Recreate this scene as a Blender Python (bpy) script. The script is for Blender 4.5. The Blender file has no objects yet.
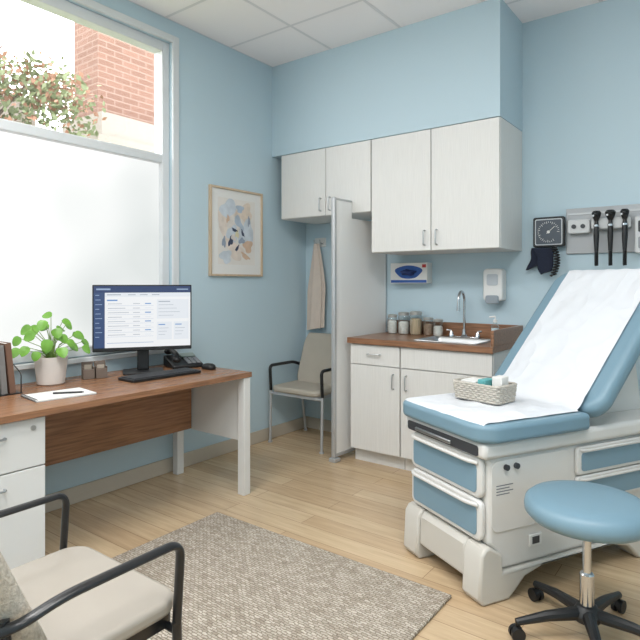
import bpy, bmesh, math, random
from mathutils import Vector, Matrix
random.seed(7)
PI=math.pi
def lin(c):
    c=c/255.0
    return c/12.92 if c<=0.04045 else ((c+0.055)/1.055)**2.4
def C(r,g,b): return (lin(r),lin(g),lin(b),1)
def mat(name,col,rough=0.5,metal=0.0,noise=0.0,nscale=20,stretch=(1,1,1),bump=0.0,bscale=60,emit=0,coat=0,spec=0.5):
    m=bpy.data.materials.new(name); m.use_nodes=True
    nt=m.node_tree; b=nt.nodes['Principled BSDF']
    b.inputs['Base Color'].default_value=col
    b.inputs['Roughness'].default_value=rough; b.inputs['Metallic'].default_value=metal
    b.inputs['Specular IOR Level'].default_value=spec
    if coat: b.inputs['Coat Weight'].default_value=coat
    if emit:
        b.inputs['Emission Color'].default_value=col; b.inputs['Emission Strength'].default_value=emit
    tc=nt.nodes.new('ShaderNodeTexCoord'); mp=nt.nodes.new('ShaderNodeMapping')
    nt.links.new(tc.outputs['Object'],mp.inputs[0]); mp.inputs['Scale'].default_value=stretch
    if noise>0:
        n=nt.nodes.new('ShaderNodeTexNoise'); n.inputs['Scale'].default_value=nscale; n.inputs['Detail'].default_value=5
        nt.links.new(mp.outputs[0],n.inputs[0])
        r=nt.nodes.new('ShaderNodeValToRGB')
        r.color_ramp.elements[0].position=0.3; r.color_ramp.elements[1].position=0.7
        r.color_ramp.elements[0].color=tuple(v*(1-noise) for v in col[:3])+(1,)
        r.color_ramp.elements[1].color=tuple(min(1,v*(1+noise*0.6)) for v in col[:3])+(1,)
        nt.links.new(n.outputs[0],r.inputs[0]); nt.links.new(r.outputs[0],b.inputs['Base Color'])
    if bump>0:
        n2=nt.nodes.new('ShaderNodeTexNoise'); n2.inputs['Scale'].default_value=bscale; n2.inputs['Detail'].default_value=3
        nt.links.new(tc.outputs['Object'],n2.inputs[0])
        bp=nt.nodes.new('ShaderNodeBump'); bp.inputs['Strength'].default_value=bump; bp.inputs['Distance'].default_value=0.01
        nt.links.new(n2.outputs[0],bp.inputs['Height']); nt.links.new(bp.outputs[0],b.inputs['Normal'])
    return m
wallm=mat('wall_paint',C(190,211,221),0.8,bump=0.04,bscale=150)
cabm=mat('cabinet_laminate',C(224,223,220),0.5,noise=0.07,nscale=11,stretch=(42,42,0.6))
whitem=mat('white_plastic',C(226,226,224),0.4)
deskwhite=mat('desk_white',C(220,220,218),0.5)
framew=mat('window_white',C(218,221,223),0.45)
basem=mat('baseboard_vinyl',C(194,185,170),0.6)
woodm=mat('desk_walnut',C(150,108,79),0.27,noise=0.36,nscale=5,stretch=(18,1.0,18))
counterm=mat('counter_wood',C(146,106,79),0.3,noise=0.38,nscale=5,stretch=(1.2,18,18))
chrome=mat('chrome',C(205,207,210),0.16,1.0)
steel=mat('brushed_steel',C(190,192,194),0.32,1.0)
alum=mat('grey_aluminium',C(188,190,192),0.4,0.4)
blackp=mat('black_plastic',C(24,25,27),0.42)
blackm=mat('black_metal',C(26,27,29),0.3)
darkg=mat('dark_grey',C(58,60,64),0.5)
blueV=mat('blue_vinyl',C(117,147,163),0.42,bump=0.05,bscale=200)
bluep=mat('blue_panel',C(122,152,169),0.3)
tablew=mat('table_white',C(216,215,212),0.38)
beigep=mat('table_beige',C(200,196,188),0.45)
sheetm=mat('sheet_white',C(228,227,224),0.8)
creamf=mat('cream_vinyl',C(178,170,157),0.55,noise=0.04,nscale=8)
taupef=mat('taupe_vinyl',C(158,151,141),0.4,noise=0.04,nscale=8)
greyf=mat('weave_fabric',C(186,178,165),0.9,noise=0.28,nscale=130,bump=0.4,bscale=220)
coatm=mat('coat_cloth',C(214,199,187),0.9,noise=0.05,nscale=12)
oakf=mat('light_oak_frame',C(200,178,152),0.5,noise=0.12,nscale=6,stretch=(4,4,1))
potm=mat('pot_ceramic',C(214,206,199),0.6,noise=0.05,nscale=14)
soilm=mat('soil',C(66,48,36),0.95,noise=0.3,nscale=60)
leafm=mat('leaf_green',C(112,164,62),0.4,noise=0.25,nscale=14)
stemm=mat('stem_green',C(130,160,80),0.5)
lidm_=mat('jar_lid_steel',C(186,184,180),0.3,0.6)
cotton=mat('cotton_white',C(228,226,220),0.9,noise=0.12,nscale=60,bump=.6,bscale=60)
sticks=mat('wood_sticks',C(204,184,154),0.8,noise=0.3,nscale=90,stretch=(1,1,.1))
beans=mat('brown_contents',C(158,134,114),0.7,noise=0.3,nscale=60)
wicker=mat('wicker_grey',C(190,184,174),0.8,noise=0.15,nscale=90)
tealm=mat('teal_plastic',C(96,170,172),0.45)
bluebox=mat('glove_blue',C(34,84,160),0.5)
redm=mat('red_print',C(190,50,50),0.5)
bookb=mat('book_brown',C(112,82,66),0.7); bookg=mat('book_grey',C(120,118,116),0.7); bookc=mat('book_cream',C(190,176,158),0.7)
navy=mat('navy_cloth',C(26,34,54),0.85,bump=0.3,bscale=120)
concrete=mat('concrete',C(140,134,126),0.9,noise=0.05)
barkm=mat('bark',C(84,70,58),0.9)
linec=mat('label_grey',C(120,124,130),0.6)
paperm=mat('paper_white',C(220,223,228),0.75)
nt=paperm.node_tree; tc=nt.nodes.new('ShaderNodeTexCoord'); dn=nt.nodes.new('ShaderNodeTexNoise'); dn.inputs['Scale'].default_value=4; nt.links.new(tc.outputs['Object'],dn.inputs[0])
vm=nt.nodes.new('ShaderNodeMix'); vm.data_type='RGBA'; vm.inputs[0].default_value=.25; nt.links.new(tc.outputs['Object'],vm.inputs[6]); nt.links.new(dn.outputs['Color'],vm.inputs[7])
v1=nt.nodes.new('ShaderNodeTexVoronoi'); v1.inputs['Scale'].default_value=7; nt.links.new(vm.outputs[2],v1.inputs[0])
bp=nt.nodes.new('ShaderNodeBump'); bp.inputs['Strength'].default_value=.42; bp.inputs['Distance'].default_value=.05; nt.links.new(v1.outputs['Distance'],bp.inputs['Height'])
nt.links.new(bp.outputs[0],nt.nodes['Principled BSDF'].inputs['Normal'])
jg=bpy.data.materials.new('jar_glass'); jg.use_nodes=True; nt=jg.node_tree; nt.nodes.clear()
o_=nt.nodes.new('ShaderNodeOutputMaterial'); tr=nt.nodes.new('ShaderNodeBsdfTransparent'); tr.inputs[0].default_value=(.95,.97,.97,1); gl=nt.nodes.new('ShaderNodeBsdfGlossy'); gl.inputs['Roughness'].default_value=.06
fw=nt.nodes.new('ShaderNodeLayerWeight'); fw.inputs[0].default_value=.3
ms=nt.nodes.new('ShaderNodeMixShader'); nt.links.new(fw.outputs['Facing'],ms.inputs[0]); nt.links.new(tr.outputs[0],ms.inputs[1]); nt.links.new(gl.outputs[0],ms.inputs[2]); nt.links.new(ms.outputs[0],o_.inputs[0])

class B:
    def __init__(s): s.bm=bmesh.new(); s.m=0
    def _f(s,vs,sm=False):
        try:
            f=s.bm.faces.new(vs); f.material_index=s.m; f.smooth=True
            return f
        except ValueError: return None
    def box(s,x0,x1,y0,y1,z0,z1,T=None):
        co=[(x0,y0,z0),(x1,y0,z0),(x1,y1,z0),(x0,y1,z0),(x0,y0,z1),(x1,y0,z1),(x1,y1,z1),(x0,y1,z1)]
        v=[s.bm.verts.new((T@Vector(c)) if T else c) for c in co]
        for q in ((3,2,1,0),(4,5,6,7),(0,1,5,4),(1,2,6,5),(2,3,7,6),(3,0,4,7)): s._f([v[i] for i in q])
        return s
    def prism(s,out,z0,z1,T=None):
        n=len(out)
        lo=[s.bm.verts.new((T@Vector((x,y,z0))) if T else (x,y,z0)) for x,y in out]
        hi=[s.bm.verts.new((T@Vector((x,y,z1))) if T else (x,y,z1)) for x,y in out]
        s._f(lo[::-1]); s._f(hi)
        for i in range(n): s._f([lo[i],lo[(i+1)%n],hi[(i+1)%n],hi[i]])
        return s
    def rings(s,rings,cap=True,closed=True,loop=False):
        R=[[s.bm.verts.new(p) for p in r] for r in rings]
        n=len(R[0]); k=len(R)
        for a in range(k if loop else k-1):
            A=R[a];Bq=R[(a+1)%k]
            for i in range(n if closed else n-1):
                s._f([A[i],A[(i+1)%n],Bq[(i+1)%n],Bq[i]])
        if cap and not loop and closed: s._f(R[0][::-1]); s._f(R[-1])
        return s
    def tube(s,pts,r,seg=10,closed=False,ry=None):
        P=[Vector(p) for p in pts]; n=len(P); rings=[]
        up=None
        for i in range(n):
            if closed: t=(P[(i+1)%n]-P[i-1])
            else: t=P[min(i+1,n-1)]-P[max(i-1,0)]
            t.normalize()
            if up is None:
                up=Vector((0,0,1)) if abs(t.z)<0.9 else Vector((0,1,0))
            up=(up-t*up.dot(t)); 
            if up.length<1e-4: up=t.orthogonal()
            up.normalize(); sd=t.cross(up)
            rr_=r[i] if isinstance(r,(list,tuple)) else r
            b=rr_ if ry is None else ry
            rings.append([P[i]+sd*(rr_*math.cos(a))+up*(b*math.sin(a)) for a in [2*PI*j/seg for j in range(seg)]])
        return s.rings(rings,True,True,closed)
    def cyl(s,p1,p2,r,r2=None,seg=24):
        return s.tube([p1,p2],[r,r if r2 is None else r2],seg)
    def lathe(s,prof,c=(0,0,0),seg=32,T=None):
        rings=[]
        for r,z in prof:
            ring=[Vector((c[0]+max(r,1e-4)*math.cos(2*PI*j/seg),c[1]+max(r,1e-4)*math.sin(2*PI*j/seg),c[2]+z)) for j in range(seg)]
            if T: ring=[T@v for v in ring]
            rings.append(ring)
        return s.rings(rings)
    def ell(s,c,rad,seg=20,n=10,T=None):
        pr=[(math.sin(PI*i/n),-math.cos(PI*i/n)) for i in range(n+1)]
        rings=[]
        for q,z in pr:
            ring=[Vector((c[0]+rad[0]*max(q,1e-3)*math.cos(2*PI*j/seg),c[1]+rad[1]*max(q,1e-3)*math.sin(2*PI*j/seg),c[2]+rad[2]*z)) for j in range(seg)]
            if T: ring=[T@v for v in ring]
            rings.append(ring)
        return s.rings(rings)
    def out(s,name,mats,parent=None,bev=0,seg=2,label=None,cat=None,kind=None,group=None,loc=None,rot=None,ang=35):
        me=bpy.data.meshes.new(name); bmesh.ops.recalc_face_normals(s.bm,faces=s.bm.faces[:])
        s.bm.to_mesh(me); s.bm.free()
        if not isinstance(mats,(list,tuple)): mats=[mats]
        for m in mats: me.materials.append(m)
        try: me.set_sharp_from_angle(angle=math.radians(ang))
        except Exception: pass
        o=bpy.data.objects.new(name,me); bpy.context.collection.objects.link(o)
        if bev:
            md=o.modifiers.new('bev','BEVEL'); md.width=bev; md.segments=seg; md.limit_method='ANGLE'; md.angle_limit=math.radians(40)
        if parent: o.parent=parent
        if loc: o.location=loc
        if rot is not None: o.rotation_euler=(0,0,rot)
        tag(o,label,cat,kind,group)
        return o
def tag(o,label=None,cat=None,kind=None,group=None):
    if label: o['label']=label
    if cat: o['category']=cat
    if kind: o['kind']=kind
    if group: o['group']=group
def empty(name,loc,rot=0,label=None,cat=None,kind=None,group=None,parent=None,scale=1):
    o=bpy.data.objects.new(name,None); bpy.context.collection.objects.link(o)
    o.empty_display_size=0.1; o.location=loc; o.rotation_euler=(0,0,rot); o.scale=(scale,)*3
    if parent: o.parent=parent
    tag(o,label,cat,kind,group); return o
def rr(x0,x1,y0,y1,r,n=6):
    if not isinstance(r,(list,tuple)): r=[r]*4
    out=[]
    for (cx,cy,a0,q) in ((x0+r[0],y0+r[0],PI,r[0]),(x1-r[1],y0+r[1],1.5*PI,r[1]),(x1-r[2],y1-r[2],0,r[2]),(x0+r[3],y1-r[3],.5*PI,r[3])):
        for i in range(n+1):
            a=a0+.5*PI*i/n; out.append((cx+q*math.cos(a),cy+q*math.sin(a)))
    return out
def fil(pts,r,n=6):
    P=[Vector(p) for p in pts]; out=[P[0]]
    for i in range(1,len(P)-1):
        a=P[i-1]-P[i]; b=P[i+1]-P[i]; q=min(r,a.length*.49,b.length*.49)
        p0=P[i]+a.normalized()*q; p1=P[i]+b.normalized()*q
        for k in range(n+1):
            t=k/n; out.append(p0*(1-t)**2+P[i]*2*t*(1-t)+p1*t*t)
    out.append(P[-1]); return out
XZ=Matrix(((1,0,0,0),(0,0,1,0),(0,1,0,0),(0,0,0,1)))
YZ=Matrix(((0,0,1,0),(1,0,0,0),(0,1,0,0),(0,0,0,1)))

# ---------- ROOM ----------
RX,RY0,BY,CH=4.5,-1.7,4.0,3.13
WY0,WY1,WZ0,WZ1=-0.3,2.50,0.86,2.98
b=B(); b.box(-.2,0,RY0-.2,BY+.2,0,WZ0); b.box(-.2,0,RY0-.2,BY+.2,WZ1,CH); b.box(-.2,0,RY0-.2,WY0,WZ0,WZ1); b.box(-.2,0,WY1,BY+.2,WZ0,WZ1)
b.out('wall_left',wallm,kind='structure')
B().box(0,RX,BY,BY+.2,0,CH).out('wall_back',wallm,kind='structure')
B().box(RX,RX+.2,RY0-.2,BY+.2,0,CH).out('wall_right',wallm,kind='structure')
B().box(0,RX,RY0-.2,RY0,0,CH).out('wall_front',wallm,kind='structure')
B().box(.0,1.938,3.54,BY,2.372,CH).out('trim_1',wallm,kind='structure',label='pale blue painted bulkhead above the wall cabinets')
# floor
fm=bpy.data.materials.new('oak_plank_floor'); fm.use_nodes=True; nt=fm.node_tree; pb=nt.nodes['Principled BSDF']
tc=nt.nodes.new('ShaderNodeTexCoord'); br=nt.nodes.new('ShaderNodeTexBrick')
br.offset=.37; br.inputs['Scale'].default_value=1; br.inputs['Brick Width'].default_value=1.25; br.inputs['Row Height'].default_value=.125
br.inputs['Mortar Size'].default_value=.0016; br.inputs['Mortar Smooth'].default_value=.3; br.inputs['Bias'].default_value=0
br.inputs['Color1'].default_value=C(211,188,155); br.inputs['Color2'].default_value=C(195,169,136); br.inputs['Mortar'].default_value=C(146,120,92)
nt.links.new(tc.outputs['Object'],br.inputs[0])
mp=nt.nodes.new('ShaderNodeMapping'); mp.inputs['Scale'].default_value=(1.2,16,1); nt.links.new(tc.outputs['Object'],mp.inputs[0])
nz=nt.nodes.new('ShaderNodeTexNoise'); nz.inputs['Scale'].default_value=2.2; nz.inputs['Detail'].default_value=8; nz.inputs['Roughness'].default_value=.65; nt.links.new(mp.outputs[0],nz.inputs[0])
rp=nt.nodes.new('ShaderNodeValToRGB'); rp.color_ramp.elements[0].position=.3; rp.color_ramp.elements[0].color=(.73,.69,.64,1); rp.color_ramp.elements[1].position=.68; rp.color_ramp.elements[1].color=(1.06,1.05,1.04,1)
nt.links.new(nz.outputs[0],rp.inputs[0])
mx=nt.nodes.new('ShaderNodeMix'); mx.data_type='RGBA'; mx.blend_type='MULTIPLY'; mx.inputs[0].default_value=.8
nt.links.new(br.outputs[0],mx.inputs[6]); nt.links.new(rp.outputs[0],mx.inputs[7]); nt.links.new(mx.outputs[2],pb.inputs['Base Color'])
pb.inputs['Roughness'].default_value=.24
B().box(-.2,RX+.2,RY0-.2,BY+.2,-.1,0).out('floor',fm,kind='structure')
# ceiling
cm=bpy.data.materials.new('ceiling_tile'); cm.use_nodes=True; nt=cm.node_tree; pb=nt.nodes['Principled BSDF']
tc=nt.nodes.new('ShaderNodeTexCoord'); br=nt.nodes.new('ShaderNodeTexBrick'); br.offset=0
br.inputs['Scale'].default_value=1; br.inputs['Brick Width'].default_value=.61; br.inputs['Row Height'].default_value=.61
br.inputs['Mortar Size'].default_value=.012; br.inputs['Color1'].default_value=C(251,247,248); br.inputs['Color2'].default_value=C(249,245,246); br.inputs['Mortar'].default_value=C(228,226,228)
nt.links.new(tc.outputs['Object'],br.inputs[0]); nt.links.new(br.outputs[0],pb.inputs['Base Color']); pb.inputs['Roughness'].default_value=.9
bp=nt.nodes.new('ShaderNodeBump'); bp.inputs['Distance'].default_value=.01; nt.links.new(br.outputs['Fac'],bp.inputs['Height']); nt.links.new(bp.outputs[0],pb.inputs['Normal'])
B().box(-.2,RX+.2,RY0-.2,BY+.2,CH,CH+.1).out('ceiling',cm,kind='structure')
B().box(0,.012,RY0,BY,0,.1).out('baseboard_left',basem,kind='structure',bev=.004)
b=B(); b.box(.012,.78,BY-.012,BY,0,.1); b.box(1.95,RX,BY-.012,BY,0,.1); b.out('baseboard_back',basem,kind='structure',bev=.004)
# window
w=empty('window_1',(0,0,WZ0),kind='structure')
f=B(); fx0,fx1=-.12,-.03; z0,z1=0,WZ1-WZ0
f.box(fx0,fx1,WY1-.06,WY1,z0,z1); f.box(fx0,fx1,WY0,WY0+.06,z0,z1); f.box(fx0,fx1,WY0+.06,WY1-.06,z1-.07,z1); f.box(fx0,fx1,WY0+.06,WY1-.06,z0,z0+.06)
f.box(fx0,fx1,WY0+.06,WY1-.06,1.275,1.335)
f.out('window_frame',framew,w,bev=.006)
B().box(-.03,.03,WY0-.02,WY1+.02,-.03,.0).out('window_sill',framew,w,bev=.005)
b=B(); b.box(-.005,.014,WY1-.002,WY1+.05,0,z1+.045); b.box(-.005,.014,WY0-.05,WY1-.002,z1-.002,z1+.045); b.out('window_casing',framew,w,bev=.003)
gm=bpy.data.materials.new('clear_glass'); gm.use_nodes=True; nt=gm.node_tree; nt.nodes.clear()
o_=nt.nodes.new('ShaderNodeOutputMaterial'); tr=nt.nodes.new('ShaderNodeBsdfTransparent'); gl=nt.nodes.new('ShaderNodeBsdfGlossy'); gl.inputs['Roughness'].default_value=.02
ms=nt.nodes.new('ShaderNodeMixShader'); ms.inputs[0].default_value=.05; nt.links.new(tr.outputs[0],ms.inputs[1]); nt.links.new(gl.outputs[0],ms.inputs[2]); nt.links.new(ms.outputs[0],o_.inputs[0])
B().box(-.08,-.07,WY0+.05,WY1-.05,1.33,z1-.06).out('clear_pane',gm,w)
fr=bpy.data.materials.new('frosted_glass_daylight_glow'); fr.use_nodes=True; nt=fr.node_tree; pb=nt.nodes['Principled BSDF']
tc=nt.nodes.new('ShaderNodeTexCoord')
nz=nt.nodes.new('ShaderNodeTexNoise'); nz.inputs['Scale'].default_value=1.1; nz.inputs['Detail'].default_value=1; nt.links.new(tc.outputs['Object'],nz.inputs[0])
rp=nt.nodes.new('ShaderNodeValToRGB'); rp.color_ramp.elements[0].position=.34; rp.color_ramp.elements[0].color=(.64,.67,.66,1); rp.color_ramp.elements[1].position=.72; rp.color_ramp.elements[1].color=(1,1,.985,1)
nt.links.new(nz.outputs[0],rp.inputs[0]); nt.links.new(rp.outputs[0],pb.inputs['Emission Color']); pb.inputs['Emission Strength'].default_value=1.12  # daylight behind the pane put in as emission, with uneven grey tone
pb.inputs['Base Color'].default_value=(.06,.06,.06,1); pb.inputs['Roughness'].default_value=.4; pb.inputs['Specular IOR Level'].default_value=.3
B().box(-.08,-.07,WY0+.05,WY1-.05,.05,1.28).out('frosted_pane',fr,w)
# ---------- OUTSIDE ----------
B().box(-14,-.25,-8,14,-.3,-.1).out('ground',mat('grass',C(120,130,90),.95,noise=.3,nscale=5),label='grassy ground outside the window',cat='ground',kind='structure')
brm=bpy.data.materials.new('brick'); brm.use_nodes=True; nt=brm.node_tree; pb=nt.nodes['Principled BSDF']
tc=nt.nodes.new('ShaderNodeTexCoord')
sp=nt.nodes.new('ShaderNodeSeparateXYZ'); cb=nt.nodes.new('ShaderNodeCombineXYZ'); ad=nt.nodes.new('ShaderNodeMath'); ad.operation='ADD'
nt.links.new(tc.outputs['Object'],sp.inputs[0]); nt.links.new(sp.outputs[0],ad.inputs[0]); nt.links.new(sp.outputs[1],ad.inputs[1]); nt.links.new(ad.outputs[0],cb.inputs[0]); nt.links.new(sp.outputs[2],cb.inputs[1])
br=nt.nodes.new('ShaderNodeTexBrick'); br.inputs['Scale'].default_value=1; br.inputs['Brick Width'].default_value=.3; br.inputs['Row Height'].default_value=.1; br.inputs['Mortar Size'].default_value=.01
br.inputs['Color1'].default_value=C(120,91,78); br.inputs['Color2'].default_value=C(108,81,69); br.inputs['Mortar'].default_value=C(132,112,101)
nt.links.new(cb.outputs[0],br.inputs[0]); nt.links.new(br.outputs[0],pb.inputs['Base Color']); pb.inputs['Roughness'].default_value=.9
bd=empty('brick_building',(-5,5.0,-.1),label='red brick building with pale concrete ledge outside the window',cat='building')
b=B(); b.box(-.7,0,0,7,0,8.5); b.out('building_wall',brm,bd)
b=B(); b.box(-.8,.5,-.3,7,3.45,3.65); b.box(-.8,.35,-.15,7,3.65,4.05); b.out('ledge',concrete,bd,label='pale concrete ledge')
b=B(); b.box(-5,-2,-3.2,-.0,0,4.7); b.out('annex',concrete,bd,label='low pale rendered annex')
tr_=empty('tree',(-3.9,2.85,-.1),label='small tree with green and reddish leaves outside the window',cat='tree')
b=B(); b.tube([(0,0,0),(.05,0,1.5),(0,.05,2.6),(.05,0,3.2)],[.09,.07,.05,.02],8)
for i in range(9):
    a=i*.9; b.tube([(0,.03,2.0+.15*i),(.4*math.cos(a),.6*math.sin(a),2.7+.15*i)],[.025,.008],6)
b.out('trunk',barkm,tr_)
lA=mat('tree_leaf_green',C(110,120,86),.6); lB=mat('tree_leaf_red',C(138,102,80),.6)
b=B(); cl=[(random.uniform(-.5,.5),random.uniform(-1.4,1.0),random.uniform(2.8,4.05)) for _ in range(56)]
for i in range(9000):
    c0=cl[i%56]
    c=Vector((c0[0]+random.gauss(0,.15),c0[1]+random.gauss(0,.18),c0[2]+random.gauss(0,.14)))
    s_=random.uniform(.025,.055); u=Vector((random.uniform(-1,1),random.uniform(-1,1),random.uniform(-1,1))).normalized(); v=u.orthogonal().normalized()
    b.m=1 if random.random()<(.2+.35*((i%56)%3==0)) else 0
    b._f([b.bm.verts.new(c+q) for q in (u*s_,v*s_*.6,-u*s_,-v*s_*.6)])
b.out('foliage',[lA,lB],tr_,kind='stuff')

# ---------- CABINETS ----------
def pull(parent,x,y,z,L=.1,vert=True,name='handle'):
    b=B()
    if vert: b.tube(fil([(x,y,z-L/2),(x,y-.028,z-L/2),(x,y-.028,z+L/2),(x,y,z+L/2)],.012),.005,8)
    else: b.tube(fil([(x-L/2,y,z),(x-L/2,y-.028,z),(x+L/2,y-.028,z),(x+L/2,y,z)],.012),.005,8)
    return b.out(name,steel,parent,label='brushed steel bar handle')
def upper(x0,x1,zb,label,split):
    zt=2.37; e=empty('wall_cabinet',(0,0,0),label=label,cat='cabinet')
    e.location=((x0+x1)/2,3.99,zb); ox,oy,oz=e.location
    b=B(); b.box(x0-ox,x1-ox,3.56-oy,3.998-oy,0,zt-zb); b.out('cabinet_body',cabm,e,bev=.002)
    g=.003
    for (a,c,hx) in ((x0,split,split-.045),(split,x1,split+.045)):
        d=B().box(a+g-ox,c-g-ox,3.54-oy,3.559-oy,g,zt-zb-g).out('door',cabm,e,bev=.002)
        pull(d,hx-ox,3.54-oy,.09)
upper(.10,.975,1.836,'short white wood-grain wall cabinet with two doors above the alcove chair',.56)
upper(.979,1.936,1.53,'tall white wood-grain wall cabinet with two doors above the sink',1.459)
FY=3.42
def basecab(x0,x1,label,drawer_handle,handle_x):
    ox,oy=(x0+x1)/2,3.7
    e=empty('base_cabinet',(ox,oy,0),label=label,cat='cabinet')
    b=B(); L=x0-ox;R=x1-ox; F=FY+.02-oy; K=3.998-oy
    b.box(L,L+.018,F,K,.1,.868); b.box(R-.018,R,F,K,.1,.868); b.box(L+.018,R-.018,F,K,.1,.118); b.box(L+.018,R-.018,K-.01,K,.118,.868)
    b.box(L,R,F+.05,K,0,.1)
    b.box(L+.018,R-.018,F,F+.018,.70,.73)
    b.out('cabinet_body',cabm,e,bev=.001)
    g=.003
    d=B().box(L+g,R-g,FY-oy,FY+.019-oy,.722,.864).out('drawer' if drawer_handle else 'false_front',cabm,e,bev=.002)
    if drawer_handle: pull(d,0,FY-oy,.80,.1,False)
    d=B().box(L+g,R-g,FY-oy,FY+.019-oy,.105,.716).out('door',cabm,e,bev=.002)
    pull(d,handle_x-ox,FY-oy,.62,.1)
basecab(.872,1.283,'white wood-grain base cabinet with drawer beside the privacy screen',True,1.235)
basecab(1.287,1.932,'white wood-grain base cabinet under the sink',False,1.335)
SX0,SX1,SY0,SY1=1.36,1.80,3.50,3.83
ct=empty('countertop',(1.4,3.7,.87),label='brown wood-grain countertop with backsplash over the base cabinets',cat='countertop')
b=B(); ox,oy,oz=ct.location
x0,x1,y0,y1=.862-ox,1.942-ox,3.395-oy,3.998-oy
b.box(x0,SX0-ox,y0,y1,0,.04); b.box(SX1-ox,x1,y0,y1,0,.04); b.box(SX0-ox,SX1-ox,y0,SY0-oy,0,.04); b.box(SX0-ox,SX1-ox,SY1-oy,y1,0,.04)
b.out('worktop',counterm,ct)
b=B(); b.box(x0,x1,y1-.02,y1,.0402,.14); b.box(x1-.02,x1,y0+.02,y1-.02,.0402,.14); b.out('backsplash',counterm,ct,bev=.002)
# sink
sk=empty('sink',(1.58,3.665,.91),label='stainless steel drop-in sink in the countertop',cat='sink')
def ring(x,y,r,z): return [(px,py,z) for px,py in rr(-x,x,-y,y,r,5)]
b=B(); b.rings([ring(.238,.183,.03,.0015),ring(.236,.181,.03,.006),ring(.215,.158,.03,.005),ring(.205,.148,.035,-.01),ring(.19,.135,.04,-.13),ring(.15,.1,.04,-.14),ring(.02,.02,.01,-.142)],cap=False)
b.out('basin',steel,sk)
b=B(); b.lathe([(0,0),(.03,0),(.03,.004),(.012,.006),(0,.006)],(0,0,-.141),20); b.out('drain',chrome,sk)
# faucet
fc=empty('faucet',(1.55,3.905,.91),label='tall chrome gooseneck faucet behind the sink',cat='faucet')
b=B(); b.lathe([(0,0),(.028,0),(.028,.008),(.018,.02),(.015,.06),(0,.06)],(0,0,0),20); b.out('faucet_base',chrome,fc)
pts=[(0,0,.05),(0,0,.26)]+[(0,-.055+.055*math.cos(a),.26+.075*math.sin(a)) for a in [PI*i/12 for i in range(1,13)]]+[(0,-.11,.22)]
b=B().tube(pts,.010,12); b.cyl((0,-.11,.22),(0,-.11,.195),.013); b.out('spout',chrome,fc)
for sx in (-1,1):
    b=B(); b.lathe([(0,0),(.022,0),(.02,.015),(.011,.04),(0,.045)],(sx*.1,0,0),16); b.tube([(sx*.1,0,.042),(sx*.135,-.01,.05)],[.009,.006],8); b.out('tap_handle',chrome,fc)
b=B(); b.box(-.11,.11,-.018,.018,0.0005,.008); b.out('faucet_plate',chrome,fc,bev=.004)
# jars
def jar(x,y,r,h,m,lab,fill=.6):
    e=empty('storage_jar',(x,y,.91),label=lab,cat='jar',group='jars on the counter')
    b=B(); b.lathe([(0,0),(r*.92,0),(r,.006),(r,h*.78),(r*.86,h*.83),(0,h*.83)],seg=24); b.out('jar_body',jg,e)
    b=B(); b.lathe([(0,.004),(r*.88,.004),(r*.93,.01),(r*.93,h*fill),(r*.7,h*fill+.01),(0,h*fill+.012)],seg=24); b.out('contents',m,e)
    b=B(); b.lathe([(0,0),(r*.96,0),(r*.98,h*.12),(r*.6,h*.15),(0,h*.16)],(0,0,h*.832),24); b.out('lid',lidm_,e)
jar(.965,3.88,.038,.155,cotton,'small glass jar of cotton with steel lid on the counter',.6)
jar(1.055,3.90,.044,.175,cotton,'glass jar of cotton balls with steel lid on the counter',.5)
jar(1.16,3.90,.048,.185,sticks,'wide glass jar of wooden sticks with steel lid',.62)
jar(1.26,3.91,.038,.14,beans,'small glass jar with brown contents and steel lid',.55)
jar(1.345,3.90,.038,.13,cotton,'short glass jar of white swabs with steel lid',.5)
# soap bottle
e=empty('soap_bottle',(1.85,3.70,.91),label='clear pump soap bottle beside the sink',cat='bottle')
B().lathe([(0,0),(.026,0),(.028,.006),(.028,.105),(.012,.122),(.012,.132),(0,.132)],seg=20).out('bottle_body',jg,e)
B().lathe([(0,.003),(.024,.003),(.026,.008),(.026,.095),(0,.095)],seg=20).out('liquid_soap',mat('soap_liquid',C(218,230,236),.15),e)
b=B(); b.lathe([(0,0),(.014,0),(.014,.018),(.005,.021),(.005,.04),(0,.04)],(0,0,.133),14); b.tube([(0,0,.172),(-.035,-.015,.168)],.006,8); b.out('pump',whitem,e)
# glove box
e=empty('glove_box',(1.09,4.0,1.305),label='white and blue glove box dispenser mounted on the wall',cat='glove box')
b=B(); b.box(-.16,.16,-.09,0,0,.16); b.out('box',[whitem],e,bev=.003)
b=B(); b.prism([(.115*math.cos(t)*(1+.12*math.sin(3*t)),.088+.052*math.sin(t)) for t in [2*PI*i/28 for i in range(28)]],-.0915,-.0905,XZ); b.out('blue_opening',bluebox,e,label='blue oval opening with gloves')
b=B(); rings=[]
for i in range(9):
    t=i/8; y=-.0917-.03*math.sin(PI*t/2); k=(1-.75*t*t); rings.append([(.065*k*math.cos(a)*(1+.18*math.sin(5*a+2*t)),y,.085+.024*k*math.sin(a)*(1+.2*math.sin(4*a))) for a in [2*PI*j/24 for j in range(24)]])
b.rings(rings); b.out('gloves',mat('glove_latex_blue',C(26,50,104),.6),e)
b=B(); b.box(-.155,.155,-.0912,-.0905,.005,.026); b.out('print_band',bluebox,e)
b=B(); b.box(.118,.15,-.0914,-.0905,.122,.146); b.out('red_mark',redm,e)
# wall soap dispenser
e=empty('soap_dispenser',(1.757,4.0,1.16),label='white wall-mounted soap dispenser above the counter',cat='soap dispenser')
B().prism(rr(-.07,.07,0.02,.25,[.02,.02,.03,.03]),-.095,0,XZ).out('housing',whitem,e,bev=.012,seg=3)
B().prism(rr(-.04,.04,.13,.21,.015),-.1,-.0945,XZ).out('sight_window',mat('disp_grey',C(186,192,198),.3),e)
B().prism(rr(-.045,.045,0.0,.06,.015),-.115,-.06,XZ).out('push_lever',mat('disp_lever',C(150,158,166),.4),e,bev=.005)
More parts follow.
